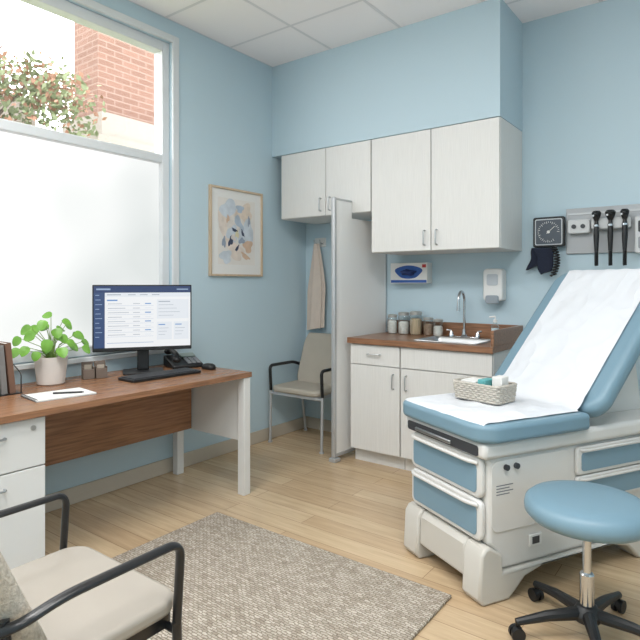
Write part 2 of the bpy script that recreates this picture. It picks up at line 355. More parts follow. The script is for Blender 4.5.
# ---------- PARTITION ----------
e=empty('privacy_screen',(.785,3.32,0),math.atan2(.66,.05)-PI/2,label='white privacy screen panel with grey metal frame beside the base cabinet',cat='privacy screen')
scr=mat('screen_panel',C(238,238,236),.5,noise=.02,nscale=3,stretch=(1,1,.4))
b=B(); b.box(-.010,.010,.031,.215,.06,1.915); b.box(-.010,.010,.215,.66,.06,1.795); b.out('panel',scr,e)
b=B(); b.box(-.016,.016,0,.03,.03,1.935); b.out('front_post',alum,e,bev=.008,seg=3)
b=B(); b.box(-.013,.013,.031,.215,1.915,1.93); b.out('top_rail',alum,e,bev=.003)
b=B(); b.box(-.013,.013,.031,.64,.035,.06); b.out('bottom_rail',alum,e,bev=.003)
b=B(); b.box(-.013,.013,.66,.672,.035,1.80); b.out('rear_post',alum,e,bev=.003)
b=B(); b.box(-.03,.03,-.01,.055,0,.03); b.out('foot',alum,e,bev=.005)
b=B(); b.box(-.03,.03,.6,.66,0,.034); b.out('foot',alum,e,bev=.005)
# ---------- COAT + HOOK ----------
e=empty('coat_hook',(.17,4.0,1.66),label='white hook plate with metal hooks on the alcove wall',cat='hook')
B().box(-.06,.06,-.012,0,-.03,.05).out('plate',whitem,e,bev=.004)
for hx in (-.035,.03):
    B().tube(fil([(hx,-.012,.0),(hx,-.05,-.005),(hx,-.055,.03)],.015),.005,8).out('hook',steel,e)
b=B(); rings=[]
for i in range(17):
    t=i/16; z=1.655-t*.75; w_=.024+.055*min(1,t*1.9)+.012*t+.004*math.sin(5*t); rg=[]
    for j in range(44):
        a=2*PI*j/44; f_=1+.13*math.sin(6*a+1.5*t)+.07*math.sin(3*a-2*t)
        rg.append((.165+w_*f_*math.cos(a)+.006*math.sin(4*t),3.94+(.018+.014*t)*f_*math.sin(a),z+.015*math.cos(a)*t))
    rings.append(rg)
b.rings(rings); b.out('coat',coatm,label='pale beige cloth coat hanging from the wall hook',cat='coat')
# ---------- ART ----------
e=empty('framed_art',(.0,3.115,1.36),label='abstract watercolour print in a light wood frame on the blue wall',cat='picture')
b=B(); W=.285;Hh=.68;t=.016
b.box(0,.025,-W,-W+t,0,Hh); b.box(0,.025,W-t,W,0,Hh); b.box(0,.025,-W+t,W-t,0,t); b.box(0,.025,-W+t,W-t,Hh-t,Hh); b.out('picture_frame',oakf,e,bev=.002)
B().box(.001,.012,-W+t,W-t,t,Hh-t).out('mat_board',sheetm,e)
B().box(.0121,.013,-.20,.20,.09,.60).out('print',mat('print_bg',C(226,221,215),.8,noise=.06,nscale=6),e)
cols=[C(222,206,190),C(176,188,202),C(66,74,96),C(226,213,202),C(202,210,218),C(212,182,158),C(218,208,172),C(152,162,178),C(222,215,209)]
pm=[mat('paint_wash',c,.8,noise=.16,nscale=14) for c in cols]
b=B(); random.seed(11)
spec_=[(4,-.08,.5,.11,.08),(3,-.13,.38,.06,.12),(8,.02,.42,.12,.1),(4,-.05,.33,.06,.06),(0,.08,.5,.09,.07),(4,.1,.34,.08,.1),(3,-.02,.2,.1,.06),(5,.12,.24,.05,.05),(1,.02,.42,.03,.07),(7,.05,.28,.035,.022),(5,.09,.16,.05,.02),(1,.03,.53,.04,.03),(2,-.07,.27,.022,.04),(2,.0,.22,.012,.03),(4,-.12,.15,.06,.05),(6,0,.33,.02,.03),(7,-.14,.26,.02,.04),(7,.13,.44,.014,.04),(8,-.04,.3,.02,.03),(2,.06,.34,.012,.03),(5,-.1,.44,.015,.03),(2,-.03,.36,.03,.012)]
for k,(mi,cy,cz,ry,rz) in enumerate(spec_):
    b.m=mi; a0=random.uniform(-.7,.7); ph=random.uniform(0,6); pts=[]
    for j in range(30):
        a=2*PI*j/30; q=1+.2*math.sin(3*a+ph)+.1*math.sin(5*a+ph*2); y=ry*q*math.cos(a); z=rz*q*math.sin(a)
        yy=cy+y*math.cos(a0)-z*math.sin(a0); zz=cz+y*math.sin(a0)+z*math.cos(a0)
        pts.append((min(.2,max(-.2,yy)),min(.6,max(.09,zz))))
    x=.0132+.0001*k
    b._f([b.bm.verts.new((x,p[0],p[1])) for p in pts])
b.out('paint_shapes',pm,e)

# ---------- CHAIRS ----------
def guest_chair(loc,rot,label,seatm,backm,legm,scale=1,by=0,tilt=.155,flat=.01,az=.65,ar=.0135,ary=None,sz=.438):
    e=empty('guest_chair',loc,rot,label=label,cat='chair',scale=scale)
    hw=.272
    b=B(); b.prism(rr(-.248,.248,-.26,.20,[.07,.07,.03,.03]),sz,.487); b.out('seat',seatm,e,bev=flat,seg=5)
    b=B(); b.prism(rr(-.235,.235,-.24,.19,.03),.415,sz-.0005); b.out('seat_frame',legm,e)
    b=B(); rings=[]
    for i in range(17):
        t=i/16; z=.455+t*.445; y=.115+by+t*tilt; hwid=.238-.03*max(0,t-.75)*4*max(0,t-.75)*4-.05*max(0,.2-t)*5*max(0,.2-t)*5
        th=(.030 if 0<i<16 else .012); rg=[]
        for (px,py) in rr(-hwid,hwid,-th,th,th*.95,4):
            cur=.035*(px/hwid)**2
            rg.append((px,y+py-cur,z))
        rings.append(rg)
    b.rings(rings); b.out('backrest',backm,e,ang=60)
    for s in (-1,1):
        x=s*hw
        b=B(); b.tube(fil([(x,-.215,.44),(x,-.228,az),(x,.08,az-.002),(x,.17+by,.62),(s*.232,.20+by,.60)],.04,8),ar,14,ry=ary); b.out('armrest',blackm,e)
        b=B(); b.tube([(x,-.215,.445),(x,-.225,.012)],.012,12); b.lathe([(0,0),(.018,0),(.018,.012),(0,.014)],(x,-.225,0),14); b.out('leg',legm,e)
        b=B(); b.tube(fil([(s*.232,.185+by,.62),(x*.97,.18+by*.6,.43),(x,.26,.012)],.1,8),.012,12); b.lathe([(0,0),(.018,0),(.018,.012),(0,.014)],(x,.26,0),14); b.out('leg',legm,e)
    B().tube([(-hw,-.217,.418),(hw,-.217,.418)],.010,10).out('cross_bar',legm,e)
    B().tube([(-hw*.97,.18,.42),(hw*.97,.18,.42)],.010,10).out('cross_bar',legm,e)
    return e
guest_chair((.33,3.66,0),0,'beige guest chair with grey metal legs in the alcove',creamf,creamf,alum,.97,flat=.02)
guest_chair((1.762,.69,.0135),PI,'taupe guest chair with black metal arms standing on the rug',taupef,greyf,blackm,1.0,by=-.005,tilt=.19,az=.638,ar=.0145,ary=.0095,flat=.014,sz=.447)

# ---------- RUG ----------
rm=bpy.data.materials.new('rug_weave'); rm.use_nodes=True; nt=rm.node_tree; pb=nt.nodes['Principled BSDF']
tc=nt.nodes.new('ShaderNodeTexCoord')
dn=nt.nodes.new('ShaderNodeTexNoise'); dn.inputs['Scale'].default_value=42; dn.inputs['Detail'].default_value=2; nt.links.new(tc.outputs['Object'],dn.inputs[0])
vs=nt.nodes.new('ShaderNodeVectorMath'); vs.operation='MULTIPLY_ADD'; vs.inputs[1].default_value=(.02,.015,0); nt.links.new(dn.outputs['Color'],vs.inputs[0]); nt.links.new(tc.outputs['Object'],vs.inputs[2])
br=nt.nodes.new('ShaderNodeTexBrick'); br.offset=.5; br.inputs['Scale'].default_value=1; br.inputs['Brick Width'].default_value=.027; br.inputs['Row Height'].default_value=.012; br.inputs['Mortar Size'].default_value=.0026; br.inputs['Mortar Smooth'].default_value=.9; br.inputs['Bias'].default_value=-.15
br.inputs['Color1'].default_value=C(208,199,186); br.inputs['Color2'].default_value=C(168,157,142); br.inputs['Mortar'].default_value=C(140,128,114)
nt.links.new(vs.outputs[0],br.inputs[0])
n3=nt.nodes.new('ShaderNodeTexNoise'); n3.inputs['Scale'].default_value=26; n3.inputs['Detail'].default_value=6; nt.links.new(tc.outputs['Object'],n3.inputs[0])
rp3=nt.nodes.new('ShaderNodeValToRGB'); rp3.color_ramp.elements[0].position=.38; rp3.color_ramp.elements[0].color=(.74,.71,.67,1); rp3.color_ramp.elements[1].position=.60; rp3.color_ramp.elements[1].color=(1,1,1,1); nt.links.new(n3.outputs[0],rp3.inputs[0])
mxa=nt.nodes.new('ShaderNodeMix'); mxa.data_type='RGBA'; mxa.blend_type='MULTIPLY'; mxa.inputs[0].default_value=.5; nt.links.new(br.outputs[0],mxa.inputs[6]); nt.links.new(rp3.outputs[0],mxa.inputs[7])
nt.links.new(mxa.outputs[2],pb.inputs['Base Color']); pb.inputs['Roughness'].default_value=1; pb.inputs['Specular IOR Level'].default_value=.1
bp=nt.nodes.new('ShaderNodeBump'); bp.invert=True; bp.inputs['Strength'].default_value=.8; bp.inputs['Distance'].default_value=.005; nt.links.new(br.outputs['Fac'],bp.inputs['Height']); nt.links.new(bp.outputs[0],pb.inputs['Normal'])
B().box(-.705,.705,-.97,.97,.0005,.013).out('rug',rm,label='beige woven area rug on the wood floor',cat='rug',loc=(1.50,1.215,0),bev=.005)

# ---------- DESK ----------
dk=empty('desk',(.37,1.6,0),label='walnut-top office desk with white legs and drawer pedestal below the window',cat='desk')
ox,oy=.37,1.6
DZ=.755
def X(x): return x-ox
def Y(y): return y-oy
B().box(X(.015),X(.735),Y(.2),Y(2.53),DZ-.032,DZ).out('desktop',woodm,dk,bev=.003)
B().box(X(.235),X(.255),Y(1.262),Y(2.455),.345,DZ-.034).out('modesty_panel',woodm,dk,bev=.001)
b=B(); b.box(X(.675),X(.73),Y(2.465),Y(2.52),0.0,DZ-.033); b.out('leg',deskwhite,dk,bev=.003)
b=B(); b.box(X(.05),X(.10),Y(2.465),Y(2.52),0.0,DZ-.033); b.out('leg',deskwhite,dk,bev=.003)
b=B(); b.box(X(.101),X(.674),Y(2.48),Y(2.505),.33,DZ-.034); b.out('end_panel',deskwhite,dk)
pd=B().box(X(.06),X(.68),Y(.72),Y(1.258),.03,DZ-.034).out('pedestal',deskwhite,dk,bev=.003)
B().box(X(.09),X(.65),Y(.74),Y(1.24),0,.029).out('plinth',darkg,dk)
for (za,zb_) in ((.045,.50),(.505,.715)):
    d=B().box(X(.681),X(.70),Y(.724),Y(1.254),za,zb_).out('drawer',deskwhite,dk,bev=.003)
    b=B(); zh=zb_-.06; b.tube(fil([(X(.70),Y(.93),zh),(X(.725),Y(.93),zh),(X(.725),Y(1.08),zh),(X(.70),Y(1.08),zh)],.012),.005,8); b.out('handle',steel,d)
B().cyl((X(.70),Y(1.20),.675),(X(.706),Y(1.20),.675),.011).out('lock',steel,dk)
# monitor
T_=56.9*PI/180
mo=empty('computer_monitor',(.215,2.11,DZ),T_,label='black widescreen computer monitor showing a record page on the desk',cat='monitor')
B().prism(rr(-.12,.12,-.09,.10,.02),0.0005,.012).out('stand_base',blackp,mo,bev=.003)
b=B(); b.box(-.035,.035,.03,.05,.012,.30); b.out('stand_neck',blackp,mo,bev=.006)
b=B(); b.box(-.292,.292,-.005,.018,.135,.54); b.box(-.2,.2,.018,.03,.2,.45); b.out('screen_housing',blackp,mo,bev=.004)
def em(name,col,s=.9):
    m=mat(name,col,.4,emit=s); m.node_tree.nodes['Principled BSDF'].inputs['Base Color'].default_value=(.02,.02,.02,1); return m
smats=[em('screen_white',C(246,248,250)),em('screen_navy',C(30,56,104)),em('screen_side',C(38,68,116)),em('screen_panel',C(234,239,245)),em('screen_text',C(158,168,182)),em('screen_blue',C(96,148,206)),em('screen_light',C(150,172,204))]
b=B()
def q(x0,x1,z0,z1,mi,l=1):
    b.m=mi; y=-.0055-.0003*l; b._f([b.bm.verts.new(p) for p in ((x0,y,z0),(x1,y,z0),(x1,y,z1),(x0,y,z1))])
q(-.284,.284,.158,.532,0,0); q(-.284,.284,.492,.532,1); q(-.284,-.222,.158,.492,2); q(-.222,.284,.466,.492,3)
for i in range(10): q(-.275,-.275+.022+.008*(i%3),.475-.028*i,.479-.028*i,6,2)
q(-.27,-.19,.508,.518,6,2); q(.2,.27,.509,.516,6,2); q(-.21,-.13,.477,.482,4,2)
for i in range(3): q(-.09+.07*i,-.045+.07*i,.477,.481,4,2)
q(-.21,-.15,.442,.450,5,2)
for i in range(8):
    z=.425-.027*i; q(-.21,.06,z-.0125,z-.0115,6,2); q(-.205,-.205+.08+.02*(i%3),z-.002,z+.001,4,3); q(-.06,-.02,z-.002,z+.001,4,3); q(.01,.045,z-.003,z+.003,3 if i%2 else 5,3)
q(.08,.272,.33,.45,3,2); q(.09,.16,.434,.439,4,3)
for i in range(4): q(.09,.18+.02*(i%3),.415-.022*i,.417-.022*i,4,3)
q(.08,.17,.2,.31,3,2); q(.182,.272,.2,.31,3,2); q(.09,.13,.29,.296,5,3); q(.19,.23,.29,.296,5,3)
for i in range(3): q(.09,.15-.01*i,.27-.02*i,.272-.02*i,4,3); q(.19,.25-.01*i,.27-.02*i,.272-.02*i,4,3)
q(-.21,.06,.185,.188,6,2)
b.out('display',smats,mo)
# keyboard
kb=empty('keyboard',(.43,2.08,DZ),PI/2-.05,label='black computer keyboard in front of the monitor',cat='keyboard')
B().prism(rr(-.235,.235,-.08,.08,.012),.0005,.016).out('keyboard_base',blackp,kb,bev=.003)
b=B()
for r_ in range(6):
    for c_ in range(22):
        if r_==0 and 5<=c_<=10: continue
        x=-.222+c_*.0202; y=-.067+r_*.0222; b.box(x+.0015,x+.0175,y+.0015,y+.0195,.0162,.0215)
b.box(-.222+5*.0202,-.222+11*.0202,-.0655,-.0475,.0162,.0215)
b.out('keys',darkg,kb,kind='stuff')
ms_=empty('computer_mouse',(.44,2.44,DZ),PI/2,label='black computer mouse beside the keyboard',cat='mouse')
b=B(); b.rings([[(x*k,y*k,z) for x,y in rr(-.03,.03,-.052,.052,.028,6)] for k,z in ((.9,.0005),(1,.006),(1,.016),(.9,.026),(.7,.033),(.4,.037),(.1,.038))]); b.out('mouse_body',blackp,ms_,ang=80)
B().cyl((-.003,-.03,.033),(.003,-.03,.033),.006,seg=14).out('scroll_wheel',darkg,ms_)
# phone
ph=empty('desk_phone',(.215,2.415,DZ),PI/2-.35,label='black office desk phone beside the monitor',cat='telephone',scale=1.2)
b=B(); b.prism([(-.08,0.0005),(.09,.0005),(.09,.06),(-.08,.02)],-.08,.09,YZ); b.out('phone_base',blackp,ph,bev=.006)
b=B()
b.tube(fil([(-.055,-.075,.055),(-.055,-.06,.075),(-.055,.07,.1),(-.055,.08,.088)],.02),.014,10); b.ell((-.055,-.065,.05),(.024,.024,.018)); b.ell((-.055,.075,.08),(.024,.024,.018)); b.out('handset',blackp,ph)
RXm=Matrix.Rotation(.22,4,'X')
b=B(); b.box(.0,.08,.03,.08,.043,.049,RXm); b.out('phone_screen',mat('phone_lcd',C(146,160,154),.3),ph)
b=B()
for i in range(4):
    for j in range(3): b.box(.005+j*.026,.024+j*.026,-.065+i*.022,-.051+i*.022,.040,.046,RXm)
b.out('phone_buttons',mat('button_grey',C(150,152,156),.5),ph,kind='stuff')
# plant
pl=empty('potted_plant',(.15,1.565,DZ),label='green round-leaf plant in a cream ceramic pot on the desk',cat='plant')
B().lathe([(0,0),(.064,0),(.070,.006),(.084,.135),(.086,.15),(.078,.15),(.074,.133),(0,.131)],(0,0,0.0005),32).out('pot',potm,pl)
B().lathe([(0,0),(.072,0),(.05,.006),(0,.008)],(0,0,.1325),20).out('soil',soilm,pl)
random.seed(9); bs=B(); bl=B()
lp=[(-.0,.0,.37),(.03,-.05,.345),(.02,.055,.34),(.05,.0,.30),(-.04,-.09,.31),(-.03,.10,.315),(.04,-.11,.275),(.05,.11,.265),(.07,-.05,.245),(.07,.055,.23),(-.05,-.14,.255),(-.04,.15,.25),(.05,-.15,.215),(.06,.15,.19),(.10,.0,.20),(-.08,-.03,.29),(-.08,.05,.27),(.06,-.10,.185),(.0,.02,.25),(.02,-.02,.21),(.03,.09,.205),(-.02,-.16,.2),(.0,.18,.215),(.01,-.02,.32),(-.02,.05,.29),(.04,.03,.26)]
for i,(tx,ty,h) in enumerate(lp):
    a=math.atan2(ty,tx); tip=Vector((tx,ty,h))
    bs.tube([(.012*math.cos(a),.012*math.sin(a),.135),(tip.x*.35,tip.y*.35,.135+(h-.135)*.6),tuple(tip)],[.003,.0024,.0016],6)
    face=Vector((.7+.25*math.cos(a),-.35+.5*math.sin(a),random.uniform(.25,.9))).normalized()
    d=Vector((math.cos(a)*.6,math.sin(a)*.9,random.uniform(-.7,.3))); d=(d-face*d.dot(face)).normalized()
    sd=d.cross(face).normalized(); nrm=face
    L=random.uniform(.052,.072); Wd=L*.47; grid=[]
    for s_ in range(10):
        t=s_/9; wv=Wd*max(.02,math.sin(PI*min(1,t**.8)))**.55 if 0<t<1 else .0008
        row=[]
        for k in (-1,-.5,0,.5,1):
            row.append(tip+d*(L*(t-.1))+sd*(wv*k)+nrm*(.25*wv*abs(k)-.012*t*t))
        grid.append(row)
    bl.rings(grid,cap=False,closed=False)
bs.out('stems',stemm,pl); bl.out('leaves',leafm,pl,kind='stuff')
# card holders
ch=empty('desk_organizer',(.17,1.81,DZ),PI/2-.35,label='small grey-brown desk organizer cubes holding cards',cat='organizer')
orgm=mat('organizer_grey',C(112,98,88),.6)
b=B()
for xx in (-.066,.004):
    b.box(xx,xx+.062,-.03,.03,.0005,.055); b.box(xx,xx+.062,.022,.03,.055,.095); b.box(xx,xx+.006,-.03,.022,.055,.07); b.box(xx+.056,xx+.062,-.03,.022,.055,.07)
b.out('organizer_body',orgm,ch,bev=.002)
cdm=mat('card_kraft',C(176,164,150),.8)
B().box(-.055,-.015,.0,.01,.0555,.08).out('card',cdm,ch)
B().box(.015,.055,.002,.014,.0555,.075).out('card',cdm,ch)
# notepad & pen
npd=empty('notepad',(.49,1.43,DZ),PI/2-.12,label='open spiral-bound white notepad on the desk',cat='notepad')
B().box(-.14,.14,-.1,.1,.0010,.007).out('pages',sheetm,npd)
B().box(-.143,.145,-.103,.103,.0002,.0009).out('backing',darkg,npd)
b=B()
for i in range(16):
    y=-.09+.012*i; b.tube([(-.14+.006*math.cos(t),y,.0075+.006*math.sin(t)) for t in [2*PI*k/10 for k in range(10)]],.0012,5,closed=True)
b.out('spiral_binding',darkg,npd,kind='stuff')
b=B(); b.tube([(-.07,0,0),(.06,0,0),(.072,0,0)],[.0045,.0045,.001],10); b.out('pen',blackp,label='black pen lying on the notepad',cat='pen',loc=(.52,1.46,DZ+.0118),rot=.9)
# file rack & books
fy=1.225
fr_=empty('file_rack',(.21,fy,DZ),0,label='black metal file rack on the desk holding books',cat='file rack')
b=B(); b.box(-.09,.09,-.12,.12,.0005,.004); b.out('rack_base',blackm,fr_)
for yy in (-.118,.116):
    b=B(); b.tube(fil([(-.08,yy,.004),(-.08,yy,.17),(.08,yy,.10),(.08,yy,.004)],.02),.003,8); b.out('rack_end',blackm,fr_)
for i,(m_,h,yy,tilt,lb) in enumerate(((bookb,.25,.08,.10,'brown hardcover book standing in the file rack'),(bookg,.24,.04,.08,'grey hardcover book standing in the file rack'),(bookc,.23,-.005,.05,'cream folder standing in the file rack'),(bookb,.25,-.05,.04,'brown hardcover book standing in the file rack'))):
    e=empty('book',(.21,fy+yy,DZ+.0055),label=lb,cat='book',group='books in the file rack')
    e.rotation_euler=(tilt,0,0)
    B().box(-.075,.075,-.014,-.0112,0,h).out('cover',m_,e)
    B().box(-.075,.075,.0112,.014,0,h).out('cover',m_,e)
    B().box(.072,.0755,-.011,.011,0,h).out('spine',m_,e)
    B().box(-.07,.0715,-.011,.011,.004,h-.004).out('pages',sheetm,e)

# ---------- EXAM TABLE ----------
A_=62*PI/180
et=empty('exam_table',(2.36,2.14,0),A_,label='blue vinyl medical exam table with white base and raised backrest',cat='exam table')
def prof(b,pts,v0,v1):
    n=len(pts); lo=[b.bm.verts.new((u,v0,z)) for u,z in pts]; hi=[b.bm.verts.new((u,v1,z)) for u,z in pts]
    b._f(lo); b._f(hi[::-1])
    for i in range(n): b._f([lo[i],hi[i],hi[(i+1)%n],lo[(i+1)%n]])
b=B(); b.prism(rr(0,.60,0,.64,[.10,.02,.02,.10],8),.660,.735); b.out('seat_cushion',blueV,et,bev=.034,seg=7)
ca,sa=math.cos(49*PI/180),math.sin(49*PI/180)
TB=Matrix(((ca,0,-sa,.598),(0,1,0,0),(sa,0,ca,.735),(0,0,0,1)))
b=B(); b.prism(rr(0,.86,-.02,.685,[.10,.10,.10,.10],8),-.085,0,TB); b.out('backrest',blueV,et,bev=.036,seg=7)
b=B(); b.box(.06,.8,.06,.58,-.11,-.0855,TB); b.out('backrest_shell',tablew,et,bev=.004)
b=B(); prof(b,[(.80,.652),(1.22,.652),(1.16,.98),(1.08,.98)],.2,.44); b.out('backrest_support',tablew,et,bev=.01)
b=B(); b.box(.03,1.34,.035,.605,.59,.658); b.out('top_deck',tablew,et,bev=.02,seg=4)
b=B(); prof(b,[(.075,.589),(.075,.235),(.12,.20),(.12,.12),(1.2,.12),(1.3,.3),(1.32,.589)],.06,.58); b.out('base_body',tablew,et,bev=.02,seg=4)
FP=[(.045,.228),(.025,.20),(.015,.03),(.035,.0),(.17,.0),(.21,.03),(.26,.075),(.36,.10),(.80,.10),(.90,.075),(.95,.03),(.98,0.0),(1.2,.0),(1.22,.119),(.14,.119),(.14,.19),(.07,.236)]
for v0,v1 in ((.045,.16),(.48,.595)):
    b=B(); prof(b,FP,v0,v1); b.out('base_foot',beigep,et,bev=.012,seg=3)
b=B(); prof(b,[(.035,.205),(.03,.075),(.118,.065),(.118,.232),(.055,.228)],.161,.479); b.out('pull_out_step',beigep,et,bev=.01,seg=3)
b=B(); b.prism(rr(.07,.57,.600,.642,.012),.0265,.034,YZ); b.out('stirrup_slot',darkg,et)
b=B(); b.box(.018,.03,.24,.50,.607,.624); b.out('slot_handle',steel,et,bev=.004)
def drawer(name,z0,z1):
    d=B(); d.prism(rr(.072,.568,z0,z1,.035),.045,.0745,YZ); d=d.out(name,tablew,et,bev=.012,seg=4)
    B().prism(rr(.097,.543,z0+.022,z1-.030,.020),.0405,.0455,YZ).out('blue_panel',bluep,d,bev=.002)
    b=B(); b.tube(fil([(.044,.09,z1-.020),(.018,.13,z1-.015),(.018,.51,z1-.015),(.044,.55,z1-.020)],.04),.008,10); b.out('handle',tablew,d)
drawer('drawer',.418,.587); drawer('drawer',.243,.414)
for z0,z1 in ((.453,.577),(.325,.448)):
    d=B(); d.prism(rr(.56,1.18,z0,z1,.02),.040,.0595,XZ); d=d.out('drawer',tablew,et,bev=.007,seg=3)
    B().prism(rr(.585,1.155,z0+.018,z1-.026,.014),.036,.0405,XZ).out('blue_panel',bluep,d)
    b=B(); b.tube(fil([(.58,.04,z1-.013),(.60,.024,z1-.011),(1.14,.024,z1-.011),(1.16,.04,z1-.013)],.02),.006,8); b.out('handle',tablew,d)
b=B(); b.prism(rr(.085,.53,.28,.575,.04),.0545,.0605,XZ); b.out('side_panel',tablew,et,bev=.005,seg=3)
for xx in (.16,.215):
    B().cyl((xx,.061,.545),(xx,.041,.545),.012).out('control_knob',darkg,et)
b=B()
for i in range(4): b.box(.11,.20-.02*(i%2),.0536,.0544,.47-.012*i,.474-.012*i)
b.out('label_print',linec,et,label='small grey printed label lines')
b=B(); b.box(.29,.36,.052,.0598,.19,.24); b.out('power_outlet',whitem,et,bev=.003)
b=B(); b.box(.305,.345,.0505,.0525,.2,.23); b.out('outlet_slot',darkg,et)
# paper
b=B(); path=[]
for s_ in (.003,.008,.015,.024,.036): path.append((s_,.701+math.sqrt(max(0,.034**2-max(0,.034-s_)**2))+.0035,0))
for i in range(1,28): path.append((.036+.529*i/27,.7385,0))
for i in range(1,7):
    t=i/6; path.append((.565+.06*t, .7385+.045*t*t+.012*t,1))
P0=Vector((.598,.735)); dr=Vector((ca,sa)); nr=Vector((-sa,ca))
for i in range(4,34):
    p=P0+dr*(.845*i/33)+nr*.0055; path.append((p.x,p.y,2))
for dx,dz in ((.012,-.006),(.03,-.025),(.05,-.055)):
    p=P0+dr*.85; path.append((p.x+dx,p.y+dz+.004,3))
rings=[]; random.seed(3); NV=44
def cr(u,v):
    r_=0
    for (k1,k2,ph,am) in ((25,-7,0,.0028),(11,21,1,.0026),(-18,33,2,.0016)):
        x=math.sin(k1*u+k2*v+ph+2*math.sin(5*v+3*u)); r_+=am*(1-abs(x))*1.6
    return r_
for k,(u,z,t) in enumerate(path):
    row=[]; va,vb=(.040,.604)
    if t==1: va,vb=.055,.597
    if t>=2: va,vb=.065,.592
    for j in range(NV):
        v=va+(vb-va)*j/(NV-1)
        wv=cr(k*.02,v)*(.3 if u<.03 else 1)*min(1,.3+min(j,NV-1-j)/6)
        e0=0
        dd=min(v,.64-v)
        if t<2 and dd<.10: e0=.10-math.sqrt(.01-(.10-dd)**2)
        uu=u+e0*max(0,1-u/.2)
        row.append((uu-wv*(sa if t>=2 else 0)*.8,v,z+wv*(.6 if t>=2 else 1)))
    rings.append(row)
b.rings(rings,cap=False,closed=False)
pp=b.out('exam_table_paper',paperm,label='white disposable paper sheet covering the exam table',cat='paper sheet',loc=(2.36,2.14,0),rot=A_,ang=180)
# basket
BR=A_-PI/2+.25; BZ=.7495
bk=empty('basket',(2.18,2.62,BZ),BR,label='grey woven basket of supplies on the exam table',cat='basket')
b=B()
for k in range(8):
    z=.006+.0105*k; base=rr(-.12-.001*k,.12+.001*k,-.075-.001*k,.075+.001*k,.025,5); pts=[]
    n=96; L=[Vector((p[0],p[1],0)) for p in base]; L.append(L[0]); 
    cum=[0]
    for i in range(1,len(L)): cum.append(cum[-1]+(L[i]-L[i-1]).length)
    for i in range(n):
        s_=cum[-1]*i/n; j=max(jj for jj in range(len(cum)) if cum[jj]<=s_+1e-9); j=min(j,len(L)-2)
        t=(s_-cum[j])/max(1e-6,cum[j+1]-cum[j]); p=L[j].lerp(L[j+1],t); nn=Vector((p.x/.12,p.y/.075,0)).normalized()
        p=p+nn*(.0025*(1 if (i//2+k)%2 else -1)); pts.append((p.x,p.y,z))
    b.tube(pts,.0062,6,closed=True)
b.out('woven_wall',wicker,bk)
B().prism(rr(-.118,.118,-.073,.073,.025),.0005,.006).out('basket_bottom',wicker,bk)
def small(name,lab,cat,x,y,z,sx,sy,sz,m,rz=0,grp=None):
    c,s=math.cos(BR),math.sin(BR)
    return B().box(-sx/2,sx/2,-sy/2,sy/2,0,sz).out(name,m,bev=.004,label=lab,cat=cat,loc=(2.18+c*x-s*y,2.62+s*x+c*y,BZ+z),rot=BR+rz,group=grp)
small('gauze_pack','white gauze pack in the basket','gauze pack',-.06,.0,.007,.08,.10,.08,sheetm,.05,'supplies in the basket')
small('gauze_pack','tall white gauze pack in the basket','gauze pack',.08,.01,.007,.05,.07,.11,sheetm,.1,'supplies in the basket')
small('swab_box','teal box of swabs in the basket','box',.018,-.01,.007,.042,.08,.092,tealm,-.05)
# ---------- STOOL ----------
st=empty('stool',(2.71,2.235,0),label='round blue vinyl rolling stool with chrome column beside the exam table',cat='stool')
B().lathe([(0,.428),(.16,.428),(.198,.436),(.216,.455),(.218,.474),(.213,.496),(.195,.511),(.15,.519),(0,.521)],seg=64).out('seat',blueV,st,ang=80)
B().lathe([(0,.41),(.10,.41),(.12,.4275),(0,.4275)],seg=32).out('seat_plate',darkg,st)
B().lathe([(0,.24),(.015,.24),(.015,.41),(0,.41)],seg=20).out('piston',chrome,st)
B().lathe([(0,.10),(.025,.10),(.025,.235),(.021,.24),(0,.24)],seg=24).out('column',chrome,st)
B().lathe([(0,.065),(.045,.068),(.05,.09),(.035,.12),(.027,.125),(0,.125)],seg=24).out('hub',blackp,st)
f2=math.atan2(.6,.8)
for k in range(5):
    a=f2+PI+.05-k*2*PI/5; d=Vector((math.cos(a),math.sin(a),0))
    b=B(); b.tube([d*.03+Vector((0,0,.092)),d*.15+Vector((0,0,.085)),d*.265+Vector((0,0,.066))],[.024,.019,.013],10); b.out('base_leg',blackp,st)
    c=d*.262; sd=Vector((-d.y,d.x,0))
    cs=B(); cs.cyl(c+Vector((0,0,.045)),c+Vector((0,0,.07)),.006,seg=10)
    for q_ in (-1,1): cs.cyl(c+sd*(q_*.006)+Vector((0,0,.0255)),c+sd*(q_*.02)+Vector((0,0,.0255)),.0252,seg=20)
    cs.cyl(c-sd*.006+Vector((0,0,.03)),c+sd*.006+Vector((0,0,.03)),.02,seg=16)
    cs.out('caster',blackp,st)
# ---------- WALL INSTRUMENTS ----------
bpz=empty('blood_pressure_gauge',(2.13,4.0,1.65),label='square black blood pressure gauge with hanging cuff on the wall',cat='blood pressure gauge',scale=1.1)
B().box(-.03,.03,-.03,0,-.06,.06).out('wall_bracket',darkg,bpz)
B().prism(rr(-.092,.092,-.092,.092,.012),-.06,-.0305,XZ).out('gauge_case',blackp,bpz,bev=.004)
TD=Matrix.Translation((0,-.0605,0))@Matrix.Rotation(PI/2,4,'X')
B().prism(rr(-.080,.080,-.080,.080,.010),0,.0008,TD).out('dial_plate',mat('dial_pale',C(198,202,205),.5),bpz)
B().prism(rr(-.074,.074,-.074,.074,.008),0,.0008,TD@Matrix.Translation((0,0,.001))).out('dial_face',mat('dial_dark',C(74,82,92),.4),bpz)
b=B()
for i in range(28):
    a=math.radians(-60-300*i/27); c_,s_=math.cos(a),math.sin(a); r0=.050 if i%3==0 else .056
    n_=Vector((-s_,0,c_))*.0013; p0=Vector((c_*r0,-.0628,s_*r0)); p1=Vector((c_*.064,-.0628,s_*.064))
    b._f([b.bm.verts.new(p) for p in (p0+n_,p1+n_,p1-n_,p0-n_)])
